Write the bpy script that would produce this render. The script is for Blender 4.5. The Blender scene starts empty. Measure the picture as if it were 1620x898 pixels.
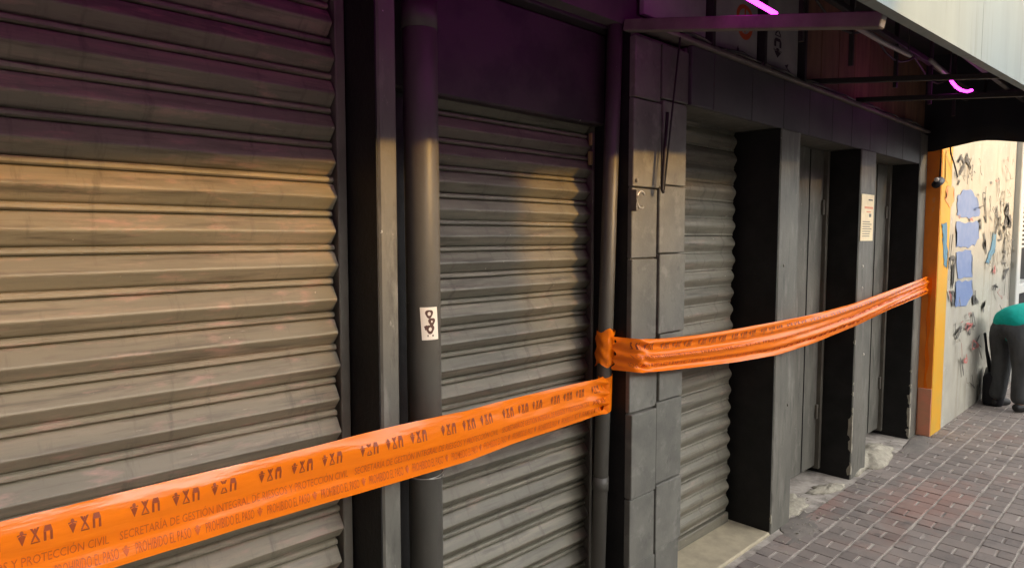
import bpy, bmesh, math, random
from mathutils import Vector, Matrix, noise
random.seed(7)
R = math.radians
S = bpy.context.scene
C = S.collection

# ------------------------------------------------------------------ camera
# world: X runs along the shop fronts (away from the photographer), Y points into the wall, Z up
FPX, CXP, CYP = 1050.0, 810.0, 449.0
PITCH, YAW = math.atan(74 / 1050), R(46.0)
CAM = Vector((0, -1.57, 1.6))
FH = Vector((math.cos(YAW), math.sin(YAW), 0)); RT = Vector((math.sin(YAW), -math.cos(YAW), 0))
FW = FH * math.cos(PITCH) + Vector((0, 0, -math.sin(PITCH))); UP = RT.cross(FW)
cd = bpy.data.cameras.new('camera'); cam = bpy.data.objects.new('camera', cd); C.objects.link(cam)
cam.location = CAM
cam.rotation_euler = Matrix((RT, UP, -FW)).transposed().to_euler()
cd.sensor_width = 36; cd.lens = 36 * FPX / 1620; cd.clip_start = 0.05; cd.clip_end = 500
S.camera = cam
def ray(x, y): return FW * FPX + RT * (x - CXP) + UP * (CYP - y)
def onY(x, y, Y):                       # point of a pixel on the upright plane Y = const
    d = ray(x, y); return CAM + d * ((Y - CAM.y) / d.y)
def onZ(x, y, Z):
    d = ray(x, y); return CAM + d * ((Z - CAM.z) / d.z)

# ------------------------------------------------------------------ light
SUN_EL, SUN_AZ = R(18.4), R(18)         # azimuth measured from the street normal towards +X
sdir = Vector((math.sin(SUN_AZ) * math.cos(SUN_EL), -math.cos(SUN_AZ) * math.cos(SUN_EL), math.sin(SUN_EL)))
sl = bpy.data.lights.new('sun', 'SUN'); sun = bpy.data.objects.new('sun', sl); C.objects.link(sun)
sl.energy = 1.05; sl.color = (1.0, 0.56, 0.13); sl.angle = R(1.6)
sun.rotation_euler = (-sdir).to_track_quat('-Z', 'Y').to_euler(); sun.location = (4, -8, 8)
W = bpy.data.worlds.new('World'); S.world = W; W.use_nodes = True
wn = W.node_tree; bg = wn.nodes['Background']; bg.inputs['Strength'].default_value = 0.15
sk = wn.nodes.new('ShaderNodeTexSky'); sk.sky_type = 'NISHITA'; sk.sun_disc = False
sk.sun_elevation = SUN_EL; sk.sun_rotation = math.atan2(sdir.x, sdir.y); sk.dust_density = 3.0; sk.air_density = 1.0
hs = wn.nodes.new('ShaderNodeHueSaturation'); hs.inputs['Saturation'].default_value = 0.12
wn.links.new(sk.outputs[0], hs.inputs['Color']); wn.links.new(hs.outputs[0], bg.inputs['Color'])
S.view_settings.view_transform = 'Standard'; S.view_settings.look = 'None'
S.view_settings.exposure = 2.0; S.view_settings.gamma = 1.0

# ------------------------------------------------------------------ materials
def mat(name, col, rough=0.7, col2=None, nscale=6.0, nstretch=(1, 1, 1), mixlo=0.4, mixhi=0.65, bump=0.0, bscale=60.0,
        spec=0.35, specks=None, stain=None, metal=0.0, vary=0.0):
    m = bpy.data.materials.new(name); m.use_nodes = True
    nt = m.node_tree; N = nt.nodes; L = nt.links; b = N['Principled BSDF']
    b.inputs['Roughness'].default_value = rough; b.inputs['Specular IOR Level'].default_value = spec
    b.inputs['Metallic'].default_value = metal
    b.inputs['Base Color'].default_value = (*col, 1)
    geo = N.new('ShaderNodeNewGeometry')
    def nz(scale, stretch, detail=6, rgh=0.6):
        mp = N.new('ShaderNodeMapping'); mp.inputs['Scale'].default_value = stretch
        L.new(geo.outputs['Position'], mp.inputs['Vector'])
        n = N.new('ShaderNodeTexNoise'); n.inputs['Scale'].default_value = scale; n.inputs['Detail'].default_value = detail
        n.inputs['Roughness'].default_value = rgh; L.new(mp.outputs[0], n.inputs['Vector']); return n.outputs['Fac']
    def ramp(src, lo, hi):
        r = N.new('ShaderNodeMapRange'); r.inputs['From Min'].default_value = lo; r.inputs['From Max'].default_value = hi
        L.new(src, r.inputs['Value']); return r.outputs[0]
    def mixc(fac, a, c):
        mx = N.new('ShaderNodeMix'); mx.data_type = 'RGBA'
        L.new(fac, mx.inputs['Factor'])
        if isinstance(a, tuple): mx.inputs[6].default_value = (*a, 1)
        else: L.new(a, mx.inputs[6])
        mx.inputs[7].default_value = (*c, 1); return mx.outputs[2]
    out = None
    if col2: out = mixc(ramp(nz(nscale, nstretch), mixlo, mixhi), col, col2)
    if stain:
        for (c3, sc, st, lo, hi) in stain: out = mixc(ramp(nz(sc, st, 8, 0.65), lo, hi), out or col, c3)
    if specks:
        c3, sc, lo, hi = specks; out = mixc(ramp(nz(sc, (1, 1, 1), 3, 0.5), lo, hi), out or col, c3)
    if vary:
        oi = N.new('ShaderNodeObjectInfo'); h = N.new('ShaderNodeHueSaturation')
        mr = N.new('ShaderNodeMapRange'); mr.inputs['To Min'].default_value = 1 - vary; mr.inputs['To Max'].default_value = 1 + vary
        L.new(oi.outputs['Random'], mr.inputs['Value']); L.new(mr.outputs[0], h.inputs['Value'])
        if out: L.new(out, h.inputs['Color'])
        else: h.inputs['Color'].default_value = (*col, 1)
        out = h.outputs[0]
    if out: L.new(out, b.inputs['Base Color'])
    if bump:
        bp = N.new('ShaderNodeBump'); bp.inputs['Strength'].default_value = 0.6; bp.inputs['Distance'].default_value = bump
        L.new(nz(bscale, (1, 1, 1), 5), bp.inputs['Height']); L.new(bp.outputs[0], b.inputs['Normal'])
    return m
def emit(name, col, st):
    m = bpy.data.materials.new(name); m.use_nodes = True; b = m.node_tree.nodes['Principled BSDF']
    b.inputs['Base Color'].default_value = (*col, 1); b.inputs['Emission Color'].default_value = (*col, 1)
    b.inputs['Emission Strength'].default_value = st; return m
M = {}
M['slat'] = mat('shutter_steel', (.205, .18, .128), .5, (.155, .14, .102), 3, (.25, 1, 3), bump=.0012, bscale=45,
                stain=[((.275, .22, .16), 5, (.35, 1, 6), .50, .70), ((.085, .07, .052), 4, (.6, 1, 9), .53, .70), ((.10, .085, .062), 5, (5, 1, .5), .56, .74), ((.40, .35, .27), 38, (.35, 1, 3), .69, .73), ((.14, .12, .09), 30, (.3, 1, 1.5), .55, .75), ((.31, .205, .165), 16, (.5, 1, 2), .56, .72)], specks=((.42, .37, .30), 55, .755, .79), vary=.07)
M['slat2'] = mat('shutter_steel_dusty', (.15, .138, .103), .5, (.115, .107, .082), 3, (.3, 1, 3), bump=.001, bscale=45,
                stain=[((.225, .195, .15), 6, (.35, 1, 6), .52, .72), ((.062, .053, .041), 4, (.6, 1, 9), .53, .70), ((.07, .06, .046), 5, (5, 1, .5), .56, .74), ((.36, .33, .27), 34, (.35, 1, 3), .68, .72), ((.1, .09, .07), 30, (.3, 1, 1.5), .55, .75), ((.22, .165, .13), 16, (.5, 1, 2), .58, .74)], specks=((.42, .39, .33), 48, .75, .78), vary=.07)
M['charcoal'] = mat('charcoal_paint', (.128, .121, .100), .6, (.092, .088, .074), 4, (1, 1, .5), bump=.0015, bscale=70,
                stain=[((.20, .19, .16), 9, (1.5, 1.5, .35), .52, .72), ((.06, .057, .048), 13, (1.6, 1.6, .3), .55, .70), ((.24, .23, .20), 40, (1, 1, .5), .64, .72)], specks=((.42, .42, .4), 45, .75, .77))
M['fascia'] = mat('shaded_fascia_paint', (.075, .068, .072), .6, (.055, .05, .053), 4, bump=.0015, bscale=70)  # darker than the column paint: canopy shade put into the colour
M['slab'] = mat('grey_cladding', (.135, .13, .11), .65, (.10, .097, .083), 7, bump=.0012, bscale=90,
                stain=[((.19, .182, .158), 12, (1, 1, 1), .54, .74), ((.075, .072, .062), 20, (1, 1, .6), .58, .74)], vary=.12)
M['plum'] = mat('dark_header_paint', (.052, .042, .043), .55, (.034, .028, .03), 5, mixlo=.45, mixhi=.58, bump=.001, specks=((.3, .28, .28), 40, .775, .79))
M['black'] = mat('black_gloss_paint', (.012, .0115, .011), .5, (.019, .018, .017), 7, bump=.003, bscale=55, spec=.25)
M['pipe'] = mat('grey_pipe_paint', (.085, .08, .068), .45, (.06, .056, .048), 6, (1, 1, .4), bump=.0008, specks=((.5, .48, .42), 42, .765, .78))
M['pipe_dark'] = mat('dark_pipe_paint', (.05, .048, .044), .5, (.035, .033, .03), 6, (1, 1, .4))
M['rail'] = mat('rail_steel', (.15, .138, .11), .5, (.09, .08, .065), 8, (1, 1, .5))
M['brass'] = mat('dull_brass', (.4, .33, .12), .4, metal=.4)
M['dark'] = mat('dark_interior', (.012, .012, .012), .9)
M['white'] = mat('dirty_white_plaster', (.40, .365, .285), .9, (.28, .255, .205), 22, bump=.006, bscale=120)
M['cream'] = mat('cream_threshold', (.42, .36, .25), .8, (.32, .28, .2), 12, bump=.002)
M['cement'] = mat('cement_wash', (.21, .185, .16), .9, (.15, .135, .12), 9, bump=.002, bscale=80)
M['bed'] = mat('paving_mortar', (.44, .395, .345), .95, (.30, .27, .235), 15, bump=.002, stain=[((.15, .13, .115), 5, (1, 1, 1), .50, .68)])
M['paver'] = mat('clay_paver', (.235, .198, .174), .8, (.19, .164, .148), 5, bump=.0015, bscale=110,
                stain=[((.23, .145, .118), 1.6, (1, 1, 1), .56, .74), ((.11, .096, .088), 7, (1, 1, 1), .56, .74), ((.27, .24, .215), 16, (1, 1, 1), .60, .78), ((.06, .055, .05), 38, (1, 1, 1), .68, .74)], vary=.16)
def paint_stain(m, spots, col):          # worn red paint spilt on the paving, irregular edges
    nt = m.node_tree; N = nt.nodes; L = nt.links; b = N['Principled BSDF']; src = b.inputs['Base Color'].links[0].from_socket
    geo = N.new('ShaderNodeNewGeometry'); nz = N.new('ShaderNodeTexNoise'); nz.inputs['Scale'].default_value = 9; nz.inputs['Detail'].default_value = 6
    L.new(geo.outputs['Position'], nz.inputs['Vector'])
    for (x, y, sx_, sy_) in spots:
        mp = N.new('ShaderNodeMapping'); mp.inputs['Location'].default_value = (-x / sx_, -y / sy_, 0); mp.inputs['Scale'].default_value = (1 / sx_, 1 / sy_, 0)
        L.new(geo.outputs['Position'], mp.inputs[0]); ln = N.new('ShaderNodeVectorMath'); ln.operation = 'LENGTH'; L.new(mp.outputs[0], ln.inputs[0])
        ad = N.new('ShaderNodeMath'); ad.operation = 'MULTIPLY_ADD'; ad.inputs[1].default_value = 1.6; L.new(nz.outputs['Fac'], ad.inputs[0]); L.new(ln.outputs['Value'], ad.inputs[2])
        mr = N.new('ShaderNodeMapRange'); mr.inputs['From Min'].default_value = 1.9; mr.inputs['From Max'].default_value = 1.1; mr.inputs['To Max'].default_value = .5; L.new(ad.outputs[0], mr.inputs['Value'])
        mx = N.new('ShaderNodeMix'); mx.data_type = 'RGBA'; L.new(mr.outputs[0], mx.inputs['Factor']); L.new(src, mx.inputs[6]); mx.inputs[7].default_value = (*col, 1); src = mx.outputs[2]
    L.new(src, b.inputs['Base Color'])
_a, _b = onZ(1475, 792, -.035), onZ(1290, 790, -.035)
paint_stain(M['paver'], [(_a.x, _a.y, .55, .28), (_b.x, _b.y, .4, .2)], (.33, .165, .125))
M['valance'] = mat('grey_white_board', (.205, .245, .235), .6, (.17, .205, .195), 3, (1, 1, .3), stain=[((.13, .145, .13), 5, (3, 1, .25), .58, .8)])
M['roof'] = mat('canopy_lining', (.03, .028, .03), .9)
M['beam'] = mat('beam_paint', (.17, .14, .125), .6, (.11, .09, .08), 8)
M['beam_dark'] = mat('dark_steel_bar', (.03, .026, .026), .6)
M['upper'] = mat('upper_wall_paint', (.10, .085, .08), .8, (.07, .06, .06), 5)
M['signwhite'] = mat('sign_panel', (.36, .34, .32), .5, (.28, .27, .26), 5)
M['red'] = mat('sign_red', (.55, .09, .03), .5)
M['ink'] = mat('black_ink', (.03, .02, .03), .6)
M['board'] = mat('terracotta_boards', (.21, .115, .065), .75, (.15, .085, .05), 6, (3, 1, .5), vary=.12)
M['tarp'] = mat('black_tarpaulin', (.012, .012, .016), .5)
M['yellow'] = mat('yellow_paint', (.62, .30, .008), .6, (.55, .31, .03), 5, stain=[((.5, .4, .22), 10, (1, 1, .6), .66, .8)])
M['orangep'] = mat('orange_paint', (.85, .24, .02), .6, (.7, .2, .03), 6, (1, 1, .5), stain=[((.55, .36, .2), 9, (1, 1, .5), .66, .8)])
M['mural'] = mat('cream_wall_paint', (.40, .375, .305), .8, (.345, .325, .27), 3, bump=.002, bscale=50,
                stain=[((.27, .24, .185), 5, (1.5, 1, .35), .52, .76), ((.5, .49, .46), 8, (1, 1, 1), .6, .75)])
M['blue'] = mat('blue_wall_paint', (.13, .19, .36), .7, (.17, .225, .38), 9)
M['teal_paint'] = mat('teal_wall_paint', (.09, .2, .28), .7)
M['scrawl'] = mat('dark_spray_paint', (.095, .09, .08), .7)
M['smudge'] = mat('grey_spray_paint', (.26, .235, .18), .8)
M['pinksmudge'] = mat('pink_spray_paint', (.38, .23, .19), .8)
M['pinkp'] = mat('red_spray_paint', (.5, .16, .14), .7)
M['orange_spray'] = mat('orange_spray_paint', (.75, .3, .1), .7)
M['salmon'] = mat('salmon_paint', (.75, .29, .17), .7, (.62, .30, .17), 10)
M['paper'] = mat('paper', (.80, .66, .42), .7, (.72, .58, .36), 14)
M['sticker'] = mat('sticker_paper', (.7, .64, .56), .5)
M['brownink'] = mat('brown_ink', (.09, .045, .035), .6)
M['metal_light'] = mat('bright_wire', (.4, .38, .34), .4, metal=.6)
M['skin'] = mat('skin', (.35, .2, .14), .55)
M['teal'] = mat('teal_cotton', (.0, .36, .30), .85, (.0, .27, .23), 8, bump=.012, bscale=12)
M['trouser'] = mat('charcoal_trousers', (.075, .079, .08), .9, (.04, .042, .045), 6, (2, 2, .6), bump=.012, bscale=14)
M['shoe'] = mat('shoe', (.02, .02, .02), .6)
M['hair'] = mat('hair', (.012, .01, .008), .6)
M['bag'] = mat('black_nylon', (.008, .008, .011), .6, bump=.006, bscale=15)
M['green'] = mat('green_board', (.02, .14, .07), .6)
M['louvre'] = mat('white_louvre', (.5, .5, .46), .6)
M['opp'] = mat('opposite_render', (.2, .18, .155), .85, (.16, .145, .125), 2)
M['glass'] = mat('window_glass', (.03, .035, .04), .1, spec=.6)
M['asphalt'] = mat('asphalt', (.05, .05, .05), .9, (.04, .04, .04), 8)
M['neon'] = emit('magenta_neon', (1.0, .03, .85), 2.5)
M['neon_off'] = mat('unlit_tube', (.3, .26, .27), .4)
def tape_mat():
    m = bpy.data.materials.new('orange_plastic_tape'); m.use_nodes = True; nt = m.node_tree; N = nt.nodes; L = nt.links
    b = N['Principled BSDF']; out = N['Material Output']
    b.inputs['Base Color'].default_value = (.92, .20, .004, 1); b.inputs['Roughness'].default_value = .27
    b.inputs['Specular IOR Level'].default_value = .4
    t = N.new('ShaderNodeBsdfTranslucent'); t.inputs['Color'].default_value = (.9, .2, .01, 1)
    mx = N.new('ShaderNodeMixShader'); mx.inputs[0].default_value = .22
    L.new(b.outputs[0], mx.inputs[1]); L.new(t.outputs[0], mx.inputs[2]); L.new(mx.outputs[0], out.inputs['Surface'])
    geo = N.new('ShaderNodeNewGeometry'); mp = N.new('ShaderNodeMapping'); mp.inputs['Scale'].default_value = (.5, 1, 3.5)
    n = N.new('ShaderNodeTexNoise'); n.inputs['Scale'].default_value = 14; n.inputs['Detail'].default_value = 4
    L.new(geo.outputs['Position'], mp.inputs[0]); L.new(mp.outputs[0], n.inputs['Vector'])
    bp = N.new('ShaderNodeBump'); bp.inputs['Distance'].default_value = .006; bp.inputs['Strength'].default_value = .5
    L.new(n.outputs['Fac'], bp.inputs['Height']); L.new(bp.outputs[0], b.inputs['Normal']); return m
M['tape'] = tape_mat()
M['print'] = mat('tape_print', (.52, .085, .006), .5)
M['print_dark'] = mat('tape_icon_print', (.27, .045, .008), .5)

# ------------------------------------------------------------------ builders
def tag(o, label=None, cat=None, group=None, kind=None):
    if label: o['label'] = label
    if cat: o['category'] = cat
    if group: o['group'] = group
    if kind: o['kind'] = kind
    return o
def link(name, me, m, parent=None, smooth=False):
    o = bpy.data.objects.new(name, me); C.objects.link(o)
    if m and not me.materials: me.materials.append(m)
    if parent: o.parent = parent
    if smooth:
        for p in me.polygons: p.use_smooth = True
    return o
def thing(name, label, cat, group=None, loc=(0, 0, 0)):
    o = bpy.data.objects.new(name, None); C.objects.link(o); o.location = loc; o.empty_display_size = .1
    return tag(o, label, cat, group)
def finish(name, bm, m, parent=None, smooth=False):
    me = bpy.data.meshes.new(name); bmesh.ops.recalc_face_normals(bm, faces=bm.faces[:]); bm.to_mesh(me); bm.free()
    return link(name, me, m, parent, smooth)
def boxbm(bm, x0, x1, y0, y1, z0, z1, bev=0.0, seg=1):
    vs = [bm.verts.new((x, y, z)) for x in (x0, x1) for y in (y0, y1) for z in (z0, z1)]
    f = [(0, 1, 3, 2), (4, 6, 7, 5), (0, 4, 5, 1), (2, 3, 7, 6), (0, 2, 6, 4), (1, 5, 7, 3)]
    fs = [bm.faces.new([vs[i] for i in q]) for q in f]
    if bev:
        es = list({e for q in fs for e in q.edges})
        bmesh.ops.bevel(bm, geom=es, offset=bev, segments=seg, affect='EDGES', profile=.5)
def box(name, x0, x1, y0, y1, z0, z1, m, parent=None, bev=.004, seg=1):
    bm = bmesh.new(); boxbm(bm, x0, x1, y0, y1, z0, z1, bev, seg)
    return finish(name, bm, m, parent)
def tube(name, pts, r, m, parent=None, n=10, cap=True):
    pts = [Vector(p) for p in pts]; bm = bmesh.new(); rings = []
    rr = r if isinstance(r, (list, tuple)) else [r] * len(pts)
    for i, p in enumerate(pts):
        d = (pts[min(i + 1, len(pts) - 1)] - pts[max(i - 1, 0)]).normalized()
        a = d.cross(Vector((0, 0, 1)))
        if a.length < .1: a = d.cross(Vector((1, 0, 0)))
        a.normalize(); b = d.cross(a)
        rings.append([bm.verts.new(p + (a * math.cos(t) + b * math.sin(t)) * rr[i]) for t in [2 * math.pi * k / n for k in range(n)]])
    for A, B in zip(rings, rings[1:]):
        for k in range(n): bm.faces.new((A[k], A[(k + 1) % n], B[(k + 1) % n], B[k]))
    if cap: bm.faces.new(rings[0]); bm.faces.new(rings[-1])
    o = finish(name, bm, m, parent, True); return o
def prism(name, poly, y, th, m, parent=None):      # outline [(x, z)] given a small thickness towards the street
    bm = bmesh.new(); a = [bm.verts.new((p[0], y, p[1])) for p in poly]; b = [bm.verts.new((p[0], y - th, p[1])) for p in poly]
    bm.faces.new(b); bm.faces.new(a)
    n = len(poly)
    for k in range(n): bm.faces.new((a[k], a[(k + 1) % n], b[(k + 1) % n], b[k]))
    bmesh.ops.triangulate(bm, faces=[f for f in bm.faces if len(f.verts) > 4])
    return finish(name, bm, m, parent)
def ribbon(name, pts, w, y, m, parent=None, th=.0012):     # painted stroke on a wall: pts (x, z)
    bm = bmesh.new(); L_, R_ = [], []
    P = [Vector((p[0], 0, p[1])) for p in pts]
    for i, p in enumerate(P):
        d = (P[min(i + 1, len(P) - 1)] - P[max(i - 1, 0)]); d.normalize(); n = Vector((-d.z, 0, d.x))
        k = w * (.55 + .45 * math.sin(math.pi * (i + .6) / len(P)))
        for s, A in ((1, L_), (-1, R_)):
            q = p + n * s * k * .5; A.append((bm.verts.new((q.x, y, q.z)), bm.verts.new((q.x, y - th, q.z))))
    for i in range(len(P) - 1):
        bm.faces.new((L_[i][1], L_[i + 1][1], R_[i + 1][1], R_[i][1]))
        bm.faces.new((L_[i][0], L_[i][1], L_[i + 1][1], L_[i + 1][0])); bm.faces.new((R_[i][0], R_[i + 1][0], R_[i + 1][1], R_[i][1]))
    return finish(name, bm, m, parent)

G0 = -.035                                   # pavement level
# ------------------------------------------------------------------ ground
tag(box('ground', -60, 120, -90, 60, -.6, -.2, M['asphalt'], bev=0), kind='structure')
tag(box('road', -40, 90, -19.2, -3.2, -.21, G0 - .13, M['asphalt'], bev=0), kind='structure')
pav = box('pavement', -8, 40, -3.0, .6, -.19, G0 - .0045, M['bed'], bev=0); tag(pav, kind='structure')
box('kerb', -8, 40, -3.16, -3.004, -.19, G0 + .004, M['cement'], pav, bev=.015)
opp_pav = box('opposite_pavement', -20, 60, -22.5, -19.204, -.19, G0, M['cement'], bev=0); tag(opp_pav, kind='structure')
# pavers: rows along the facade; in each row a full-depth brick alternates with a pair of half-depth bricks
ROW, UN, J = .160, .205, .012
def paver_mesh(name, lx, ly):
    bm = bmesh.new(); boxbm(bm, -lx / 2, lx / 2, -ly / 2, ly / 2, -.03, 0, .003)
    me = bpy.data.meshes.new(name); bm.to_mesh(me); bm.free(); me.materials.append(M['paver']); return me
jx = .004
pm_full = paver_mesh('paver_full', UN * .52 - jx, ROW - J); pm_half = paver_mesh('paver_half', UN * .48 - jx, ROW / 2 - J * .9)
cells = []
for r in range(18):
    yc = -.035 - ROW * (r + .5); off = (r * .37 % 1) * UN
    k = 0; x = 1.9 - off
    while x < 15.0:
        cells.append((pm_full, x + UN * .26, yc)); cells.append((pm_half, x + UN * .76, yc + ROW * .25)); cells.append((pm_half, x + UN * .76, yc - ROW * .25))
        x += UN
def seen(x, y):
    d = Vector((x, y, G0)) - CAM; z = d.dot(FW)
    px = CXP + FPX * d.dot(RT) / z; py = CYP - FPX * d.dot(UP) / z
    return px < 1635 and py < 915 and z > 0, z
vis = []; rest = []
for c in cells:
    s_, z = seen(c[1], c[2]); (vis if s_ else rest).append((z, c))
vis.sort(key=lambda q: q[0]); rest += vis[300:]; vis = vis[:300]
for z, (me, x, y) in vis:
    o = link('paver', me, None, pav); o.location = (x + random.uniform(-.0015, .0015), y + random.uniform(-.0015, .0015), G0 + random.uniform(-.002, .0018))
    o.rotation_euler = (random.uniform(-.01, .01), random.uniform(-.01, .01), random.uniform(-.014, .014))
bm = bmesh.new()
for z, (me, x, y) in rest:
    lx = UN * .52 - jx if me is pm_full else UN * .48 - jx; ly = ROW - J if me is pm_full else ROW / 2 - J * .9
    dz = random.uniform(-.002, .0018)
    boxbm(bm, x - lx / 2, x + lx / 2, y - ly / 2, y + ly / 2, G0 - .03, G0 + dz)
o = finish('far_pavers', bm, M['paver'], pav); tag(o, kind='stuff')

# ------------------------------------------------------------------ building with its columns
bld = thing('shop_building', 'dark charcoal shop front with protruding columns between the closed shutters', 'building')
box('wall', -6, 6.2, .30, 4.0, -.19, 5.2, M['dark'], bld, bev=0)
box('upper_wall', -6, 6.19, .06, .298, 2.44, 5.2, M['upper'], bld, bev=0)
def column(x0, x1, y0, z1, m=M['charcoal'], side=M['black']):
    c = box('column', x0 + .004, x1, y0, .298, G0 - .02, z1, m, bld, bev=.006)
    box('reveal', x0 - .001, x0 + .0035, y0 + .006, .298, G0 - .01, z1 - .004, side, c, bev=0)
    return c
colA = column(1.045, 1.112, .06, 2.9)
column(-2.35, -1.98, .06, 2.9)
col2 = column(2.22, 2.60, .045, 2.42)
col3 = column(3.50, 3.745, 0, 2.178)
col4 = column(4.70, 4.985, 0, 2.178)
col5 = column(6.00, 6.196, 0, 2.42)
# cladding slabs on the second column
zs = [2.40, 2.145, 1.822, 1.50, 1.187, .860, .530, .205, G0]
xa, xm, xb = 2.218, 2.405, 2.602
for i in range(len(zs) - 1):
    for j, (x0, x1) in enumerate(((xa, xm), (xm, xb))):
        sh = (.012 if i % 2 else -.02) + (.018 if j else 0); z1, z0 = zs[i] + (sh if i else 0), zs[i + 1] + ((.012 if (i + 1) % 2 else -.02) + (.018 if j else 0) if i + 2 < len(zs) else 0)
        d = random.choice((.014, .018, .023, .028)); xx = xm + (.012 if i % 3 == 1 else -.006)
        X0, X1 = (x0, xx - .003) if j == 0 else (xx + .003, x1)
        box('cladding_slab', X0, X1, .044 - d, .052, z0 + .003, z1 - .003, M['slab'], col2, bev=.003)
box('dark_filler', 1.114, 1.332, .215, .298, G0, 2.058, M['black'], bld, bev=.003)
# lintel and its fascia sheets
lint = box('lintel', 2.602, 5.998, .03, .298, 2.18, 2.425, M['charcoal'], bld, bev=.004)
xs = [2.606, 2.80, 3.17, 3.53, 3.86, 4.20, 4.52, 4.86, 5.2, 5.56, 5.994]
for a, b_ in zip(xs, xs[1:]): box('fascia_sheet', a + .002, b_ - .002, .004, .0285, 2.176, 2.43, M['fascia'], lint, bev=.003)
box('ledge', 2.20, 6.19, -.018, .062, 2.432, 2.452, M['beam'], bld, bev=.005)
# header over the second shutter, header over the first
box('header_panel', 1.114, 2.216, .17, .29, 2.06, 2.425, M['plum'], bld, bev=.006)
box('header_ledge', 1.114, 2.216, .12, .29, 2.427, 2.46, M['beam_dark'], bld, bev=.004)
box('header_panel', -6, 1.043, .13, .29, 2.66, 2.95, M['plum'], bld, bev=.006)
# flat metal doors in the two far bays
def door(x0, x1, name_l):
    t = thing('metal_door', name_l, 'door')
    box('leaf', x0, x1, .222, .262, G0 + .05, 2.179, M['charcoal'], t, bev=.003)
    for k in range(1, 4):
        xx = x0 + (x1 - x0) * k / 4; box('seam', xx - .004, xx + .004, .2175, .2225, G0 + .06, 2.17, M['black'], t, bev=0)
    box('jamb', x1 + .001, x1 + .036, .195, .262, G0 + .03, 2.178, M['rail'], t, bev=.003)
    bm = bmesh.new(); bmesh.ops.create_uvsphere(bm, u_segments=8, v_segments=5, radius=.02); bmesh.ops.translate(bm, verts=bm.verts, vec=(x0 + .12, .212, 1.0)); finish('knob', bm, M['metal_light'], t, True)
    box('hasp', x0 + .28, x0 + .36, .206, .2205, 1.02, 1.05, M['rail'], t, bev=.002)
    box('padlock', x0 + .30, x0 + .34, .188, .2055, .975, 1.018, M['metal_light'], t, bev=.006)
    for zz in (.35, 1.75): box('hinge', x1 - .03, x1 - .002, .206, .2205, zz, zz + .1, M['rail'], t, bev=.003)
    return t
door(3.747, 4.66, 'flat grey sheet metal door recessed left of the pillar with the paper notice')
door(4.987, 5.96, 'flat grey sheet metal door recessed right of the pillar with the paper notice')
# chipped paint showing white plaster on the column corners
def chips(col, x, y, spots):
    for z, h, w in spots:
        bm = bmesh.new(); n = 14; A = []
        for k in range(n):
            t = 2 * math.pi * k / n; A.append((math.cos(t) * w * random.uniform(.35, 1.15), math.sin(t) * h * random.uniform(.6, 1.15)))
        vs = [bm.verts.new((x - .0025 + max(a, 0) , y - .0025 + max(-a, 0), z + b)) for a, b in A]
        c0 = bm.verts.new((x - .003, y - .003, z))
        for k in range(n): bm.faces.new((c0, vs[k], vs[(k + 1) % n]))
        finish('paint_chip', bm, M['white'], col)
chips(col4, 4.70, 0, [(.32, .13, .028), (.20, .06, .022), (.55, .02, .014), (.62, .012, .01), (.9, .022, .014), (.03, .05, .03), (1.05, .012, .01), (.44, .02, .012)])
chips(col5, 6.0, 0, [(.14, .10, .035), (.30, .05, .03), (.40, .02, .02), (.02, .04, .04), (.52, .015, .015)])
for (px, py, c_) in ((1365, 421, col4), (1364, 455, col4), (1366, 560, col4), (1240, 420, col3), (1246, 640, col3), (1015, 285, col2)):
    p = onY(px, py, 0); bm = bmesh.new(); bmesh.ops.create_uvsphere(bm, u_segments=8, v_segments=5, radius=.009)
    for v in bm.verts: v.co = Vector((v.co.x, v.co.y * .5, v.co.z)) + Vector((p.x, -.001 if c_ is not col2 else .022, p.z))
    finish('screw', bm, M['sticker'] if c_ is col4 else M['rail'], c_, True)
chips(col3, 3.50, 0, [(.05, .03, .012)])

# ------------------------------------------------------------------ roller shutters
def slat_mesh(name, prof, x0, x1, seed=0.0):
    bm = bmesh.new(); n = len(prof); back = [(p[0], p[1] - .003) for p in prof]; nx = 26
    def P(x, z, o):
        e = .0022 * noise.noise(Vector((x * 2.3, seed * 7.1, 0))) + .001 * noise.noise(Vector((x * 9, seed * 3.3, 5)))
        d = noise.noise(Vector((x * 1.7, seed * 5.7, 9))); e -= .005 * max(0, d - .32) / .3 * math.sin(math.pi * z / .1)     # shallow dents
        return (x, -o - e, -z + .0011 * noise.noise(Vector((x * 3, seed * 4.4, 2))))
    X = [x0 + (x1 - x0) * i / nx for i in range(nx + 1)]
    F_ = [[bm.verts.new(P(x, z, o)) for z, o in prof] for x in X]; B_ = [[bm.verts.new(P(x, z, o)) for z, o in back] for x in X]
    for i in range(nx):
        for k in range(n - 1):
            bm.faces.new((F_[i][k], F_[i][k + 1], F_[i + 1][k + 1], F_[i + 1][k])); bm.faces.new((B_[i][k], B_[i + 1][k], B_[i + 1][k + 1], B_[i][k + 1]))
        for k in (0, n - 1): bm.faces.new((F_[i][k], F_[i + 1][k], B_[i + 1][k], B_[i][k]))
    for e in (0, nx):
        for k in range(n - 1): bm.faces.new((F_[e][k], F_[e][k + 1], B_[e][k + 1], B_[e][k]))
    bmesh.ops.recalc_face_normals(bm, faces=bm.faces[:])
    me = bpy.data.meshes.new(name); bm.to_mesh(me); bm.free()
    return me
PA = [(0, -.007), (.0025, .005), (.007, .009), (.014, .009), (.018, .004), (.0205, -.007), (.0235, .004), (.027, .008), (.058, .0295), (.063, .031), (.067, .029), (.094, .003), (.097, -.001), (.1, -.007)]
PB = [(z * .918, o * .92) for z, o in PA]
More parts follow.
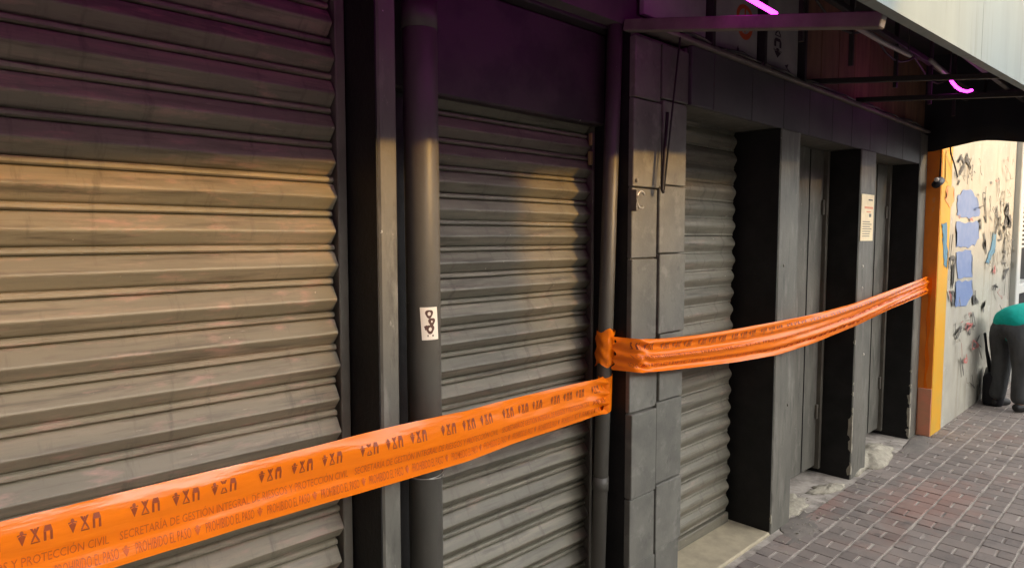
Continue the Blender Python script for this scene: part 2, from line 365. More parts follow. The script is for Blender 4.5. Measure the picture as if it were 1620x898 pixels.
PC = [(0, .002), (.006, .004), (.014, .010), (.026, .018), (.036, .021), (.046, .020), (.058, .014), (.070, .007), (.080, .003), (.086, .0055), (.0915, .003)]
def shutter(label, x0, x1, ztop, zbot, pitch, prof, m, rails, y=.245):
    t = thing('roller_shutter', label, 'roller shutter')
    mes = [slat_mesh('slat', prof, x0, x1 + (q % 3 - 1) * .003, q + x0) for q in range(9)]
    for me in mes: me.materials.append(m)
    z = ztop; k = 0
    while z - pitch > zbot + .02:
        o = link('slat', mes[(k * 4 + k // 9) % 9], None, t); o.location = (random.uniform(-.003, .003), y + random.uniform(-.0012, .0012), z); o.rotation_euler = (random.uniform(-.006, .006), random.uniform(-.0006, .0006), 0)
        z -= pitch; k += 1
    box('bottom_bar', x0 + .004, x1 - .004, y - .022, y + .012, zbot, z - .002, m, t, bev=.004)
    for (a, b_) in rails: box('guide_rail', a, b_, y - .026, y + .05, G0 - .01, 2.95, M['rail'], t, bev=.003)
    return t
shutter('wide tan grey steel shutter at the left edge, largest and nearest', -1.9, 1.000, 2.082 + .1007 * 5, G0, .1007, PA, M['slat'], [(1.008, 1.0395), (-1.97, -1.945)])
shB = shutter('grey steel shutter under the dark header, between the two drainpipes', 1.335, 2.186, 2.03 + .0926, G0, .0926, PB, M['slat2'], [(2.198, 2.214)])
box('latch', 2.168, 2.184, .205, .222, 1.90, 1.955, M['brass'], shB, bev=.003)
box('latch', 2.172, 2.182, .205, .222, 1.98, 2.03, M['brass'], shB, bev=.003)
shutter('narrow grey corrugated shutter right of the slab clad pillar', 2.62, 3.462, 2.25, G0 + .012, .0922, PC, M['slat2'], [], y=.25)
# bent bottom corner hook on the narrow shutter
tag(box('threshold', 2.604, 3.496, -.0, .30, -.1, G0 + .012, M['cream'], bld, bev=.006), None)

# ------------------------------------------------------------------ drainpipes
p1 = thing('drainpipe', 'thick dark grey drainpipe with the small white sticker', 'drainpipe')
PX, PY, PR = 1.229, .097, .053
tube('pipe', [(PX - .012, PY, 3.0), (PX - .002, PY, 1.6), (PX + .004, PY, G0)], PR, M['pipe'], p1, 32)
tube('joint_collar', [(PX - .008, PY, 2.30), (PX - .008, PY, 2.22)], PR + .002, M['pipe'], p1, 32)
def ring(z0, tilt, r, th, parent, name='wire_tie', cx=PX, cy=PY, m=M['metal_light']):
    tube(name, [(cx + math.cos(a) * r, cy + math.sin(a) * r, z0 + tilt * math.sin(a + 1)) for a in [2 * math.pi * k / 28 for k in range(29)]], th, m, parent, 5, False)
ring(.862, .006, PR + .003, .0015, p1); ring(.85, -.007, PR + .003, .0015, p1)
tube('wire_tie', [(PX + .035, PY - .042, .862), (PX + .06, PY - .05, .90), (PX + .052, PY - .055, .93)], .0015, M['metal_light'], p1, 5)
p2 = thing('drainpipe', 'slim dark drainpipe in the corner, where both tapes are tied', 'drainpipe')
P2 = lambda z: Vector((2.170 + .010 * (z - 1.3), .118 - .020 * (z - 1.3), z))
tube('pipe', [P2(3.0), P2(1.3), P2(G0)], .031, M['pipe'], p2, 24)
tube('joint_collar', [P2(.60), P2(.54)], .0335, M['pipe'], p2, 24)

# sticker, wrapped on the thick pipe
def on_pipe(u, z, r): a = u / PR; return Vector((PX + r * math.sin(a), PY - r * math.cos(a), z))
def wrapped(name, outline, m, parent, r):
    bm = bmesh.new()
    if outline == 'sheet':
        g = [[bm.verts.new(on_pipe(u, z, r)) for u in [U0 + (U1 - U0) * k / 8 + .006 * (.5 - (z - 1.288) / .1) for k in range(9)]] for z in (1.288, 1.338, 1.388)]
        for a, b_ in zip(g, g[1:]):
            for k in range(8): bm.faces.new((a[k], a[k + 1], b_[k + 1], b_[k]))
    else:
        vs = [bm.verts.new(on_pipe(u, z, r)) for u, z in outline]; bm.faces.new(vs); bmesh.ops.triangulate(bm, faces=bm.faces[:])
    return finish(name, bm, m, parent)
U0, U1 = -.043, .012
st = wrapped('sticker', 'sheet', M['sticker'], None, PR + .0012); tag(st, 'small white sticker with a brown looped drawing on the thick drainpipe', 'sticker')
def loop(cu, cz, ru, rz, w):
    bm = bmesh.new(); n = 18; A = []; B_ = []
    for k in range(n):
        t = 2 * math.pi * k / n; q = 1 + .12 * math.sin(3 * t)
        A.append(bm.verts.new(on_pipe(cu + math.cos(t) * ru * q, cz + math.sin(t) * rz * q, PR + .0018))); B_.append(bm.verts.new(on_pipe(cu + math.cos(t) * (ru - w), cz + math.sin(t) * (rz - w), PR + .0018)))
    for k in range(n): bm.faces.new((A[k], A[(k + 1) % n], B_[(k + 1) % n], B_[k]))
    finish('drawing', bm, M['brownink'], st)
loop(-.018, 1.368, .012, .013, .007); loop(-.010, 1.344, .011, .012, .0085); loop(-.015, 1.321, .013, .014, .008)
wrapped('drawing', [(-.034, 1.33), (-.025, 1.334), (-.02, 1.322), (-.03, 1.318)], M['brownink'], st, PR + .0022)
wrapped('drawing', [(-.024, 1.298), (-.004, 1.298), (-.004, 1.304), (-.024, 1.304)], M['rail'], st, PR + .0018)

# ------------------------------------------------------------------ barrier tapes
def interp(t, xs_, ys_):
    for a in range(len(xs_) - 1):
        if t <= xs_[a + 1]: return ys_[a] + (ys_[a + 1] - ys_[a]) * (t - xs_[a]) / (xs_[a + 1] - xs_[a])
    return ys_[-1]
def smooth_curve(xs_, ys_):
    def f(t):
        h = .06; return (interp(max(xs_[0], t - h), xs_, ys_) + 2 * interp(t, xs_, ys_) + interp(min(xs_[-1], t + h), xs_, ys_)) / 4
    return f
def tape_obj(label, x0, x1, yf, top, bot, fold, name='barrier_tape'):
    def P(x, v, lift=0.0):
        zt, zb = top(x), bot(x); z = zb + (zt - zb) * v
        d = fold(x, v); return Vector((x, yf(x) - d - lift, z))
    bm = bmesh.new(); nx = int((x1 - x0) / .012); nv = 22
    g = [[bm.verts.new(P(x0 + (x1 - x0) * i / nx, j / nv)) for j in range(nv + 1)] for i in range(nx + 1)]
    for i in range(nx):
        for j in range(nv): bm.faces.new((g[i][j], g[i + 1][j], g[i + 1][j + 1], g[i][j + 1]))
    o = thing(name, label, 'barrier tape'); finish('strip', bm, M['tape'], o, True)
    return o, P
def text_polys(txt):
    cu = bpy.data.curves.new('txt', 'FONT'); cu.body = txt; cu.size = 1; cu.resolution_u = 2
    ob = bpy.data.objects.new('txt', cu); C.objects.link(ob)
    dg = bpy.context.evaluated_depsgraph_get(); me = bpy.data.meshes.new_from_object(ob.evaluated_get(dg))
    V = [v.co.copy() for v in me.vertices]; Fc = [list(p.vertices) for p in me.polygons]
    bpy.data.objects.remove(ob); bpy.data.curves.remove(cu); bpy.data.meshes.remove(me)
    xs_ = [v.x for v in V]; ys_ = [v.y for v in V]
    x0, x1, y0, y1 = min(xs_), max(xs_), min(ys_), max(ys_)
    return [((v.x - x0) / (x1 - x0), (v.y - y0) / (y1 - y0)) for v in V], Fc
T_ORG = text_polys('SECRETARÍA DE GESTIÓN INTEGRAL DE RIESGOS Y PROTECCIÓN CIVIL')
T_PRO = text_polys('PROHIBIDO EL PASO')
def shape(polys):
    V, F_ = [], []
    for pl in polys:
        F_.append(list(range(len(V), len(V) + len(pl)))); V += pl
    return V, F_
def circ(cx, cy, rx, ry, n=12): return [(cx + rx * math.cos(2 * math.pi * k / n), cy + ry * math.sin(2 * math.pi * k / n)) for k in range(n)]
ICON = [shape([[(.08, .62), (.5, .0), (.92, .62), (.5, .74)], circ(.5, .86, .2, .14), [(.0, .68), (.42, .76), (.42, .8), (.0, .78)], [(.58, .76), (1, .68), (1, .78), (.58, .8)]]),
        shape([[(0, 1), (.25, 1), (1, .12), (.8, .12)], [(1, 1), (.75, 1), (.0, .12), (.2, .12)], [(0, 0), (1, 0), (1, .09), (0, .09)], circ(.5, .86, .12, .11)]),
        shape([[(0, 0), (.28, 0), (.28, .62), (0, .62)], [(.72, 0), (1, 0), (1, .62), (.72, .62)], [(0, .63), (1, .63), (.82, 1), (.18, 1)]]) ]
def prints(o, P, x0, x1, v_icon, v_org, v_pro, phase=0.0, lift=.0016):
    """three printed rows following the strip"""
    def stamp(name, VF, xa_, w, va, vb, m):
        V, F_ = VF
        if xa_ + w < x0 or xa_ > x1: return
        bm = bmesh.new(); vs = []
        for u, v in V: vs.append(bm.verts.new(P(min(max(xa_ + u * w, x0), x1), va + (vb - va) * v, lift)))
        for f in F_:
            try: bm.faces.new([vs[i] for i in f])
            except ValueError: pass
        finish(name, bm, m, o)
    per = .277; k0 = int((x0 - 1) / per) - 1
    for k in range(k0, int(x1 / per) + 2):
        for q in range(3):
            c = .398 + phase + k * per + q * .083
            for j in range(3): stamp('icon', ICON[j], c - .029 + j * .021, .015, v_icon[0], v_icon[1], M['print_dark'])
    for k in range(int((x0 - 1) / .56) - 1, int(x1 / .56) + 2): stamp('lettering', T_ORG, .349 + phase + k * .56, .54, v_org[0], v_org[1], M['print'])
    for k in range(int((x0 - 1) / .144) - 1, int(x1 / .144) + 2):
        stamp('lettering', T_PRO, .233 + phase + k * .144, .112, v_pro[0], v_pro[1], M['print'])
        stamp('icon', ICON[0], .352 + phase + k * .144, .014, v_pro[0], v_pro[1], M['print'])
# first tape: from beyond the left edge to the slim pipe
yf1 = lambda x: (-.02 if x > -1.2 else -.02 + .072 * min(1, (-1.2 - x) / .8)) if x < 1.3 else -.02 + .115 * ((x - 1.3) / .86)
def fit1(lst):
    A = []
    for x, y in lst:
        p = onY(x, y, -.02)
        for _ in range(6): p = onY(x, y, yf1(p.x))
        A.append(p)
    return [-2.2] + [p.x for p in A], [A[0].z + (.012)] + [p.z for p in A]
T1x, T1z = fit1(((0, 826), (270, 761), (540, 696), (700, 658), (840, 624), (968, 594))); B1x, B1z = fit1(((175, 897), (400, 829), (640, 758), (800, 706), (968, 650)))
top1 = smooth_curve(T1x, T1z); bot1 = smooth_curve(B1x, B1z)
def fold1(x, v):
    w = .0035 * noise.noise(Vector((x * 3.1, v * 2.2, 1.3))) + .0022 * noise.noise(Vector((x * 9, v * 6, 4.2)))
    w -= .020 * max(0, (v - .80) / .20) ** 1.7 * max(0, .25 + 1.1 * noise.noise(Vector((x * 2.2, 0, 8.1))))
    w += .0035 * math.sin(v * 9 + x * 2.3 + 2 * noise.noise(Vector((x * 2, 0, 0))))
    w += 0          # top edge curls back
    e = max(0, (x - 1.95) / .2); w += e * e * .012 * math.sin(v * 22 + x * 30)
    return w
o1, Pf1 = tape_obj('long straight orange warning tape across the two left shutters, lowest of the two', -2.1, 2.15, yf1, top1, bot1, fold1)
prints(o1, Pf1, -2.05, 2.12, (.63, .83), (.34, .50), (.10, .25))
# wrapped end round the slim pipe
bm = bmesh.new(); g = []
for i in range(15):
    a = -math.pi * .55 + i / 14 * math.pi * 1.5; r = .034 + .002 * random.random()
    row = []
    for j in range(9):
        z = bot1(2.14) + (top1(2.14) - bot1(2.14)) * (j / 8) + .006 * math.sin(a * 2) ; c = P2(z)
        row.append(bm.verts.new((c.x + math.sin(a) * r, c.y - math.cos(a) * r, z)))
    g.append(row)
for A, B_ in zip(g, g[1:]):
    for j in range(8): bm.faces.new((A[j], A[j + 1], B_[j + 1], B_[j]))
finish('wrapped_end', bm, M['tape'], o1, True)
# second tape: slim pipe to the corner of the yellow wall, sagging and creased lengthwise
tp = [(972, 534), (1000, 536), (1040, 536), (1100, 530), (1165, 520), (1230, 508), (1290, 496), (1350, 480), (1410, 459), (1467, 437)]
bt = [(975, 589), (1000, 590), (1040, 587), (1100, 580), (1165, 572), (1230, 561), (1290, 542), (1350, 518), (1410, 489), (1469, 463)]
X2A, X2B = 2.165, 6.19
yf2 = lambda x: .0 - .055 * math.sin(math.pi * min(1, max(0, (x - 2.1) / 4.1))) - .012 + .09 * max(0, 1 - (x - 2.165) / .048) - (.03 if x > 5.6 else .03 * max(0, (x - 2.2) / 3.4))
def fit(lst):
    A = []
    for x, y in lst:
        p = onY(x, y, -.03)
        for _ in range(4): p = onY(x, y, yf2(p.x))
        A.append(p)
    return [p.x for p in A], [p.z for p in A]
tx, tz = fit(tp); bx_, bz = fit(bt)
tx[0] = bx_[0] = X2A; tx[-1] = bx_[-1] = X2B
top2 = smooth_curve(tx, tz); bot2 = smooth_curve(bx_, bz)
def fold2(x, v):
    w = .004 * noise.noise(Vector((x * 2.1, v * 3, 7.7))) + .002 * noise.noise(Vector((x * 9, v * 6, 2.2)))
    n = .5 + .5 * noise.noise(Vector((x * 1.3, 0, 3)))
    w += .008 * math.sin(v * 13 + x * .9) * (.5 + n * .5) + .0035 * math.sin(v * 27 - x * 1.7)
    e = max(0, 1 - (x - X2A) / .16); w += e * .012 * math.sin(v * 19 + x * 60)
    return w
o2, Pf2 = tape_obj('sagging creased orange warning tape from the slim pipe to the yellow wall', X2A, X2B, yf2, top2, bot2, fold2)
prints(o2, Pf2, X2A + .03, X2B - .1, (.68, .88), (.42, .54), (.14, .26), .05, .002)
# bunched knot round the slim pipe
bm = bmesh.new(); g = []
for i in range(22):
    a = -math.pi * .8 + i / 21 * math.pi * 1.75; row = []
    for j in range(13):
        v = j / 12; z = 1.075 + .145 * v + .010 * math.sin(a * 3 + v * 3); c = P2(z); r = .037 + .004 * math.sin(v * 17 + a * 4) + .002 * math.sin(a * 9)
        row.append(bm.verts.new((c.x + math.sin(a) * r, c.y - math.cos(a) * r, z)))
    g.append(row)
for A, B_ in zip(g, g[1:]):
    for j in range(12): bm.faces.new((A[j], A[j + 1], B_[j + 1], B_[j]))
finish('knot', bm, M['tape'], o2, True)
# end wrapped to the corner of the yellow wall + loose tail hanging down the edge
tail = bmesh.new(); g = []
for i in range(30):
    z = 1.27 - i * .042; sw = .022 + .008 * math.sin(i * .9)
    g.append([tail.verts.new((6.192 + .004 * math.sin(i * .7), -.045 - sw * k + .004 * math.sin(i), z)) for k in (0, .5, 1)])
for A, B_ in zip(g, g[1:]):
    for j in range(2): tail.faces.new((A[j], A[j + 1], B_[j + 1], B_[j]))
finish('loose_tail', tail, M['tape'], o2, True)

# ------------------------------------------------------------------ canopy over the shops
cp = thing('canopy', 'pale boarded canopy over the shutters with dark open underside', 'canopy')
def cedge(x): return 2.245 + (x - 2.0) * .05
seg = [-3.0, -1.2, .6, 2.0, 3.25, 4.5, 6.15]
for a, b_ in zip(seg, seg[1:]):
    bm = bmesh.new()
    vs = [bm.verts.new((x, y, z)) for x in (a + .0015, b_ - .0015) for y in (-.92, -.885) for z in (0, 1)]
    for v in vs: v.co.z = cedge(v.co.x) if v.co.z == 0 else cedge(v.co.x) + .75
    for q in [(0, 1, 3, 2), (4, 6, 7, 5), (0, 4, 5, 1), (2, 3, 7, 6), (0, 2, 6, 4), (1, 5, 7, 3)]: bm.faces.new([vs[i] for i in q])
    finish('front_board', bm, M['valance'], cp)
bm = bmesh.new(); vs = [bm.verts.new(p) for p in ((-3, -.884, 2.72), (6.165, -.884, 2.95), (6.165, .058, 3.05), (-3, .058, 3.0))]; f = bm.faces.new(vs)
bmesh.ops.extrude_face_region(bm, geom=[f]); bmesh.ops.translate(bm, verts=bm.verts[-4:], vec=(0, 0, .03)); finish('roof_lining', bm, M['roof'], cp)
def beam(x, zw, ze, h, w, m, ye=-.882, y0=.055):
    bm = bmesh.new(); d = Vector((0, ye - y0, ze - zw)); L = d.length
    boxbm(bm, -w / 2, w / 2, 0, -L, -h / 2, h / 2, .003)
    bmesh.ops.rotate(bm, verts=bm.verts, cent=(0, 0, 0), matrix=Matrix.Rotation(math.atan2(-(ze - zw), L), 3, 'X'))
    bmesh.ops.translate(bm, verts=bm.verts, vec=(x, y0, zw)); return finish('beam', bm, m, cp)
beam(2.20, 2.435, 2.238, .045, .04, M['beam'])
beam(.55, 2.50, 2.26, .055, .04, M['beam']); beam(-1.2, 2.50, 2.26, .055, .04, M['beam'])
beam(3.95, 2.495, 2.37, .028, .03, M['beam_dark']); beam(4.66, 2.49, 2.39, .03, .03, M['beam_dark']); beam(5.55, 2.62, 2.55, .03, .03, M['beam_dark'])
for y, z, m in ((-.30, 2.72, M['beam_dark']), (-.62, 2.60, M['beam_dark'])): box('rafter', 2.3, 6.14, y - .015, y + .015, z - .015, z + .015, m, cp, bev=.002)
for xx in (3.0, 3.6, 4.3, 5.0, 5.6): box('hanger', xx - .01, xx + .01, -.31, -.29, 2.46, 2.98, M['beam_dark'], cp, bev=0)
# black tarpaulin closing the far end of the canopy
bm = bmesh.new(); g = []
for i in range(25):
    y = .05 - i * .05; zb = 2.285 + .05 * math.sin(math.pi * min(1, max(0, (-y) / .75))) ** 2 - .03 * max(0, -y - .62)
    g.append([bm.verts.new((6.172 + .012 * math.sin(i * 1.3) * (1 - k / 6), y, zb + (3.2 - zb) * k / 6)) for k in range(7)])
for A, B_ in zip(g, g[1:]):
    for j in range(6): bm.faces.new((A[j], A[j + 1], B_[j + 1], B_[j]))
bmesh.ops.solidify(bm, geom=bm.faces[:], thickness=.004)
tp_ = finish('tarpaulin', bm, M['tarp'], None, True); tag(tp_, 'black tarpaulin hanging at the far end of the canopy', 'tarpaulin')

# neon tubes
n1 = thing('neon_tube', 'long straight magenta neon tube under the canopy, nearest', 'neon tube')
tube('glass_tube', [(-.9, -.45, 2.50), (1.0, -.45, 2.445), (2.42, -.45, 2.412)], .0085, M['neon'], n1, 8)
for x in (-.5, .9, 2.1): box('clip', x - .01, x + .01, -.46, -.44, 2.42 if x > 1.5 else 2.47, 2.98, M['beam_dark'], n1, bev=0)
n2 = thing('neon_tube', 'short curved magenta neon piece under the far end of the canopy', 'neon tube')
pts = [onY(x, y, -.5) for x, y in ((1503, 124), (1507, 131), (1513, 138), (1521, 143), (1530, 145), (1537, 143))]
tube('glass_tube', pts, .009, M['neon'], n2, 8)
tube('holder', [pts[-1], onY(1558, 152, -.5), onY(1562, 150, -.5) + Vector((0, 0, .4))], .008, M['beam_dark'], n2, 6)
tube('holder', [pts[0], pts[0] + Vector((0, 0, .45))], .004, M['beam_dark'], n2, 6)
n3 = thing('unlit_tube', 'grey unlit tube hanging under the canopy between the neon pieces', 'tube')
tube('glass_tube', [onY(1350, 40, -.5), onY(1395, 66, -.5), onY(1440, 88, -.5)], .012, M['neon_off'], n3, 8)
tube('glass_tube', [onY(1472, 95, -.5), onY(1500, 120, -.5)], .012, M['neon_off'], n3, 8)
for q in (onY(1352, 40, -.5), onY(1437, 87, -.5), onY(1474, 97, -.5)): tube('hanger', [q, q + Vector((0, 0, .45))], .003, M['beam_dark'], n3, 5)

# sign panels on the ledge
def panel(label, x0, x1, z0, z1, lean=0):
    t = thing('sign_panel', label, 'sign', 'sign panels on the ledge under the canopy')
    box('board', x0, x1, .02, .045, z0, z1, M['signwhite'], t, bev=.003); return t
panel('pale blank sign panel on the ledge, above the slab clad pillar', 2.27, 2.745, 2.49, 2.98)
s2 = panel('pale sign panel with an orange red ring on the ledge', 2.79, 3.24, 2.455, 2.98)
s3 = panel('pale sign panel with black upright symbols on the ledge', 3.31, 3.72, 2.455, 2.98)
def flat(name, VF, x, z, w, h, y, m, parent):
    V, F_ = VF; bm = bmesh.new(); vs = [bm.verts.new((x + u * w, y, z + v * h)) for u, v in V]
    for f in F_: bm.faces.new([vs[i] for i in f])
    return finish(name, bm, m, parent)
def annulus(ro, ri, a0, a1, n=20):
    V = []; F_ = []
    for k in range(n + 1):
        t = a0 + (a1 - a0) * k / n; V += [(ro * math.cos(t), ro * math.sin(t)), (ri * math.cos(t), ri * math.sin(t))]
    for k in range(n): F_.append([2 * k, 2 * k + 1, 2 * k + 3, 2 * k + 2])
    return V, F_
flat('ring', annulus(1, .68, math.pi * .95, math.pi * 2.05), 3.105, 2.64, .085, .085, .0185, M['red'], s2)
flat('ring', annulus(1, .68, -.2, math.pi + .2), 3.105, 2.66, .085, .06, .0188, M['red'], s2)
flat('emblem', shape([[(.42, .1), (.58, .1), (.62, 1), (.38, 1)]]), 3.07, 2.575, .07, .14, .0182, M['red'], s2)
flat('lettering', shape([[(0, 0), (1, 0), (.6, .6), (.4, 1)]]), 3.02, 2.47, .05, .05, .0185, M['ink'], s2)
flat('symbol', ICON[1], 3.43, 2.645, .075, .06, .0185, M['ink'], s3)
flat('symbol', ICON[2], 3.425, 2.59, .085, .045, .0185, M['ink'], s3)
flat('symbol', ICON[0], 3.42, 2.535, .095, .05, .0185, M['ink'], s3)
flat('symbol', shape([[(.0, .75), (.5, 1), (.35, .45)], [(.3, .6), (1, .1), (.95, .0), (.25, .5)]]), 3.555, 2.475, .09, .05, .0185, M['ink'], s3)
for x in (2.767, 3.275, 3.76): box('post', x - .014, x + .014, -.01, .05, 2.453, 3.0, M['beam_dark'], cp, bev=.002)
# terracotta boards on the upper wall
bw = thing('board_cladding', 'terracotta board cladding above the far fascia', 'cladding')
x = 3.80
while x < 6.1:
    w = .27; box('board', x + .003, min(x + w, 6.18) - .003, .03, .058, 2.456, 3.02, M['board'], bw, bev=.003); x += w
# debris and little stones lying on the ledge
for k in range(7):
    bm = bmesh.new(); bmesh.ops.create_icosphere(bm, subdivisions=1, radius=.012 + random.random() * .01)
    xx = random.uniform(2.5, 5.8)
    for v in bm.verts: v.co = Vector((v.co.x * 1.8, v.co.y, v.co.z * .7)) + Vector((random.uniform(-.003, .003),) * 3) + Vector((xx, .005, 2.462))
    finish('rubble', bm, M['cement'], bld)

cbl = thing('cable', 'tangled dark cable lying along the ledge under the signs', 'cable')
for q in range(2):
    tube('wire', [(2.3 + i * .12, -.004 + .012 * math.sin(i * 1.7 + q), 2.462 + .012 * max(0, math.sin(i * .9 + q * 2))) for i in range(32)], .005, M['beam_dark'] if q else M['rail'], cbl, 5)
cbl2 = thing('cable', 'dark cable drooping in loops beneath the canopy boards', 'cable')
tube('wire', [(2.3 + i * .13, -.30, 2.70 - .09 * abs(math.sin(i * .52))) for i in range(30)], .006, M['beam_dark'], cbl2, 5)
# hooked rod hanging in front of the slab clad pillar
rod = thing('hanging_rod', 'thin dark rod hanging in front of the slab clad pillar', 'rod')
a, b_, c = onY(1078, 40, -.012), onY(1050, 304, -.012), onY(1056, 178, -.012)
tube('rod', [a, a.lerp(b_, .5), b_], .0045, M['beam_dark'], rod, 6)
tube('hook', [b_, b_ + Vector((-.012, 0, .01)), c], .008, M['beam_dark'], rod, 6)
hk = thing('wall_hook', 'small pale bracket on the slab clad pillar', 'hook')
hp = onY(1014, 316, .006)
tube('hook', [hp + Vector((math.cos(t) * .03, 0, math.sin(t) * .034)) for t in [R(40 + 24 * k) for k in range(12)]], .005, M['metal_light'], hk, 6)
box('plate', hp.x - .034, hp.x - .024, .004, .03, hp.z - .045, hp.z + .04, M['rail'], hk, bev=.001)

# paper notice on the fourth pillar
nb = thing('paper_notice', 'tall cream paper notice stuck on the far grey pillar', 'notice')
nx0, nx1, nz0, nz1 = 4.712, 4.95, 1.575, 1.885
box('sheet', nx0, nx1, -.006, -.0015, nz0, nz1, M['paper'], nb, bev=0)
def line(z, x0, x1, h, m): box('printed_line', x0, x1, -.0072, -.0062, z, z + h, m, nb, bev=0)
line(1.845, nx0 + .13, nx1 - .03, .008, M['ink']); line(1.79, nx0 + .06, nx1 - .02, .014, M['salmon']); line(1.765, nx0 + .1, nx1 - .06, .008, M['salmon'])
line(1.735, nx0 + .15, nx1 - .05, .022, M['rail'])
for k in range(7): line(1.70 - k * .016, nx0 + .03, nx1 - random.uniform(.03, .09), .005, M['cement'])

# ------------------------------------------------------------------ broken plaster at the doorsteps
def lump(name, label, ctr, sx, sy, h, seed, m, rz=0):
    bm = bmesh.new(); n = 30; rings = []
    for rr in (1, .93, .78, .6, .42, .2):
        row = []
        for k in range(n):
            t = 2 * math.pi * k / n; q = rr * (1 + .5 * noise.noise(Vector((math.cos(t) * 2.2 + seed, math.sin(t) * 2.2, seed))))
            z = 0 if rr == 1 else h * (1 - rr * rr * .8) * (1 + .4 * noise.noise(Vector((k * .7, rr * 5, seed))))
            row.append(bm.verts.new((math.cos(t) * q * sx, math.sin(t) * q * sy, z * (1 + .5 * noise.noise(Vector((k * 2.1, rr * 11, seed)))))))
        rings.append(row)
    for A, B_ in zip(rings, rings[1:]):
        for k in range(n): bm.faces.new((A[k], A[(k + 1) % n], B_[(k + 1) % n], B_[k]))
    bm.faces.new(rings[-1]); bm.faces.new(rings[0])
    o = finish(name, bm, m, None, True); o.location = ctr; o.rotation_euler.z = rz; tag(o, label, 'rubble'); return o
lump('broken_plaster', 'flat white broken plaster at the foot of the near metal door', (3.98, .10, G0 - .004), .20, .09, .02, 2.0, M['white'], .2)
lump('broken_plaster', 'small white plaster shard against the black pillar side', (4.42, .04, G0 - .004), .17, .06, .022, 5.0, M['white'], -.3)
lump('cement_ramp', 'pale rounded cement ramp at the foot of the far metal door', (5.25, .07, G0 - .006), .46, .15, .065, 9.0, M['white'], .05)
lump('cement_patch', 'thin grey cement smear at the foot of the third pillar', (3.72, -.08, G0 - .003), .26, .09, .006, 3.0, M['cement'], .1)
lump('cement_patch', 'thin grey cement smear in front of the yellow wall', (5.9, -.09, G0 - .003), .40, .08, .006, 6.0, M['cement'], .1)

random.seed(31)
bm = bmesh.new()
for k in range(520):                       # crumbs of plaster, grit and dead leaves along the foot of the wall
    xx = random.choice((random.gauss(4.05, .3), random.gauss(5.3, .5), random.uniform(2.7, 8.5))); yy = -abs(random.gauss(0, .16)) + (.12 if 3.77 < xx < 4.68 or 5 < xx < 5.95 else -.02)
    r_ = random.choice((.003, .004, .006, .009)); 
    if xx > 6.1: yy = min(yy, -.13)
    v = [bm.verts.new((xx + random.uniform(-1, 1) * r_ * 1.4, yy + random.uniform(-1, 1) * r_ * 1.4, G0 + random.uniform(.0, .9) * r_ + .001)) for _ in range(4)]
    for q in ((0, 1, 2), (0, 2, 3), (0, 1, 3), (1, 2, 3)): bm.faces.new([v[i] for i in q])
gr = finish('grit', bm, M['white']); tag(gr, 'pale grit and plaster crumbs scattered along the foot of the wall', 'grit', kind='stuff')
random.seed(11)
# ------------------------------------------------------------------ painted wall further along
pw = thing('painted_wall', 'cream wall with blue patches and dark graffiti beside a yellow stripe', 'wall')
WY = -.10
box('wall', 6.52, 9.22, WY, .6, -.19, 3.6, M['mural'], pw, bev=.01)
box('stripe', 6.206, 6.518, WY - .004, .6, -.19, 2.6, M['yellow'], pw, bev=.006)
box('corner_face', 6.198, 6.2045, WY, .6, -.19, 2.32, M['orangep'], pw, bev=0)
box('plinth', 6.186, 6.1975, WY - .004, -.004, G0, .36, M['salmon'], pw, bev=.004)
_lift = [0.0]
def ly():
    _lift[0] += .00035; return WY - .004 - _lift[0]
def wp(px, py): p = onY(px, py, WY); return (p.x, p.z)
def blob(pxs, m, name='paint_patch', jag=.012):
    P = []
    for (a, b2) in zip(pxs, pxs[1:] + pxs[:1]):
        A, B_ = wp(*a), wp(*b2)
        for k in range(5):
            t = k / 5; P.append((A[0] + (B_[0] - A[0]) * t + random.uniform(-jag, jag) * 2, A[1] + (B_[1] - A[1]) * t + random.uniform(-jag, jag)))
    prism(name, P, ly(), .001, m, pw)
blob([(1513, 340), (1514, 312), (1524, 298), (1537, 302), (1548, 322), (1549, 341), (1531, 345)], M['blue'])
blob([(1512, 350), (1530, 353), (1547, 350), (1548, 375), (1541, 388), (1528, 392), (1513, 390)], M['blue'])
blob([(1512, 397), (1535, 396), (1538, 412), (1536, 430), (1537, 438), (1514, 441)], M['blue'])
blob([(1511, 445), (1536, 443), (1537, 465), (1528, 482), (1510, 486)], M['blue'])
blob([(1489, 352), (1496, 352), (1498, 395), (1496, 424), (1491, 420), (1490, 380)], M['teal_paint'])
blob([(1571, 366), (1576, 368), (1572, 398), (1562, 418), (1558, 414), (1566, 392)], M['teal_paint'])
blob([(1496, 296), (1507, 292), (1509, 316), (1501, 330), (1494, 318)], M['orange_spray'], jag=.02)
blob([(1493, 240), (1503, 238), (1505, 270), (1495, 290)], M['yellow'], jag=.02)
random.seed(21)
def squig(cx, cy, sx, sy, n, w, m):
    P = [(cx + random.uniform(-sx, sx), cy + random.uniform(-sy, sy))]
    pts = [(cx + random.uniform(-sx, sx), cy + random.uniform(-sy, sy)) for _ in range(n)]
    out = []
    for k in range(len(pts) - 1):
        p0 = pts[max(k - 1, 0)]; p1_, p2_ = pts[k], pts[k + 1]; p3 = pts[min(k + 2, len(pts) - 1)]
        for j in range(6):
            t = j / 6; f = lambda a, b2, c, d: .5 * (2 * b2 + (c - a) * t + (2 * a - 5 * b2 + 4 * c - d) * t * t + (3 * b2 - a - 3 * c + d) * t ** 3)
            out.append(wp(f(p0[0], p1_[0], p2_[0], p3[0]), f(p0[1], p1_[1], p2_[1], p3[1])))
    ribbon('graffiti_stroke', out, w, ly(), m, pw)
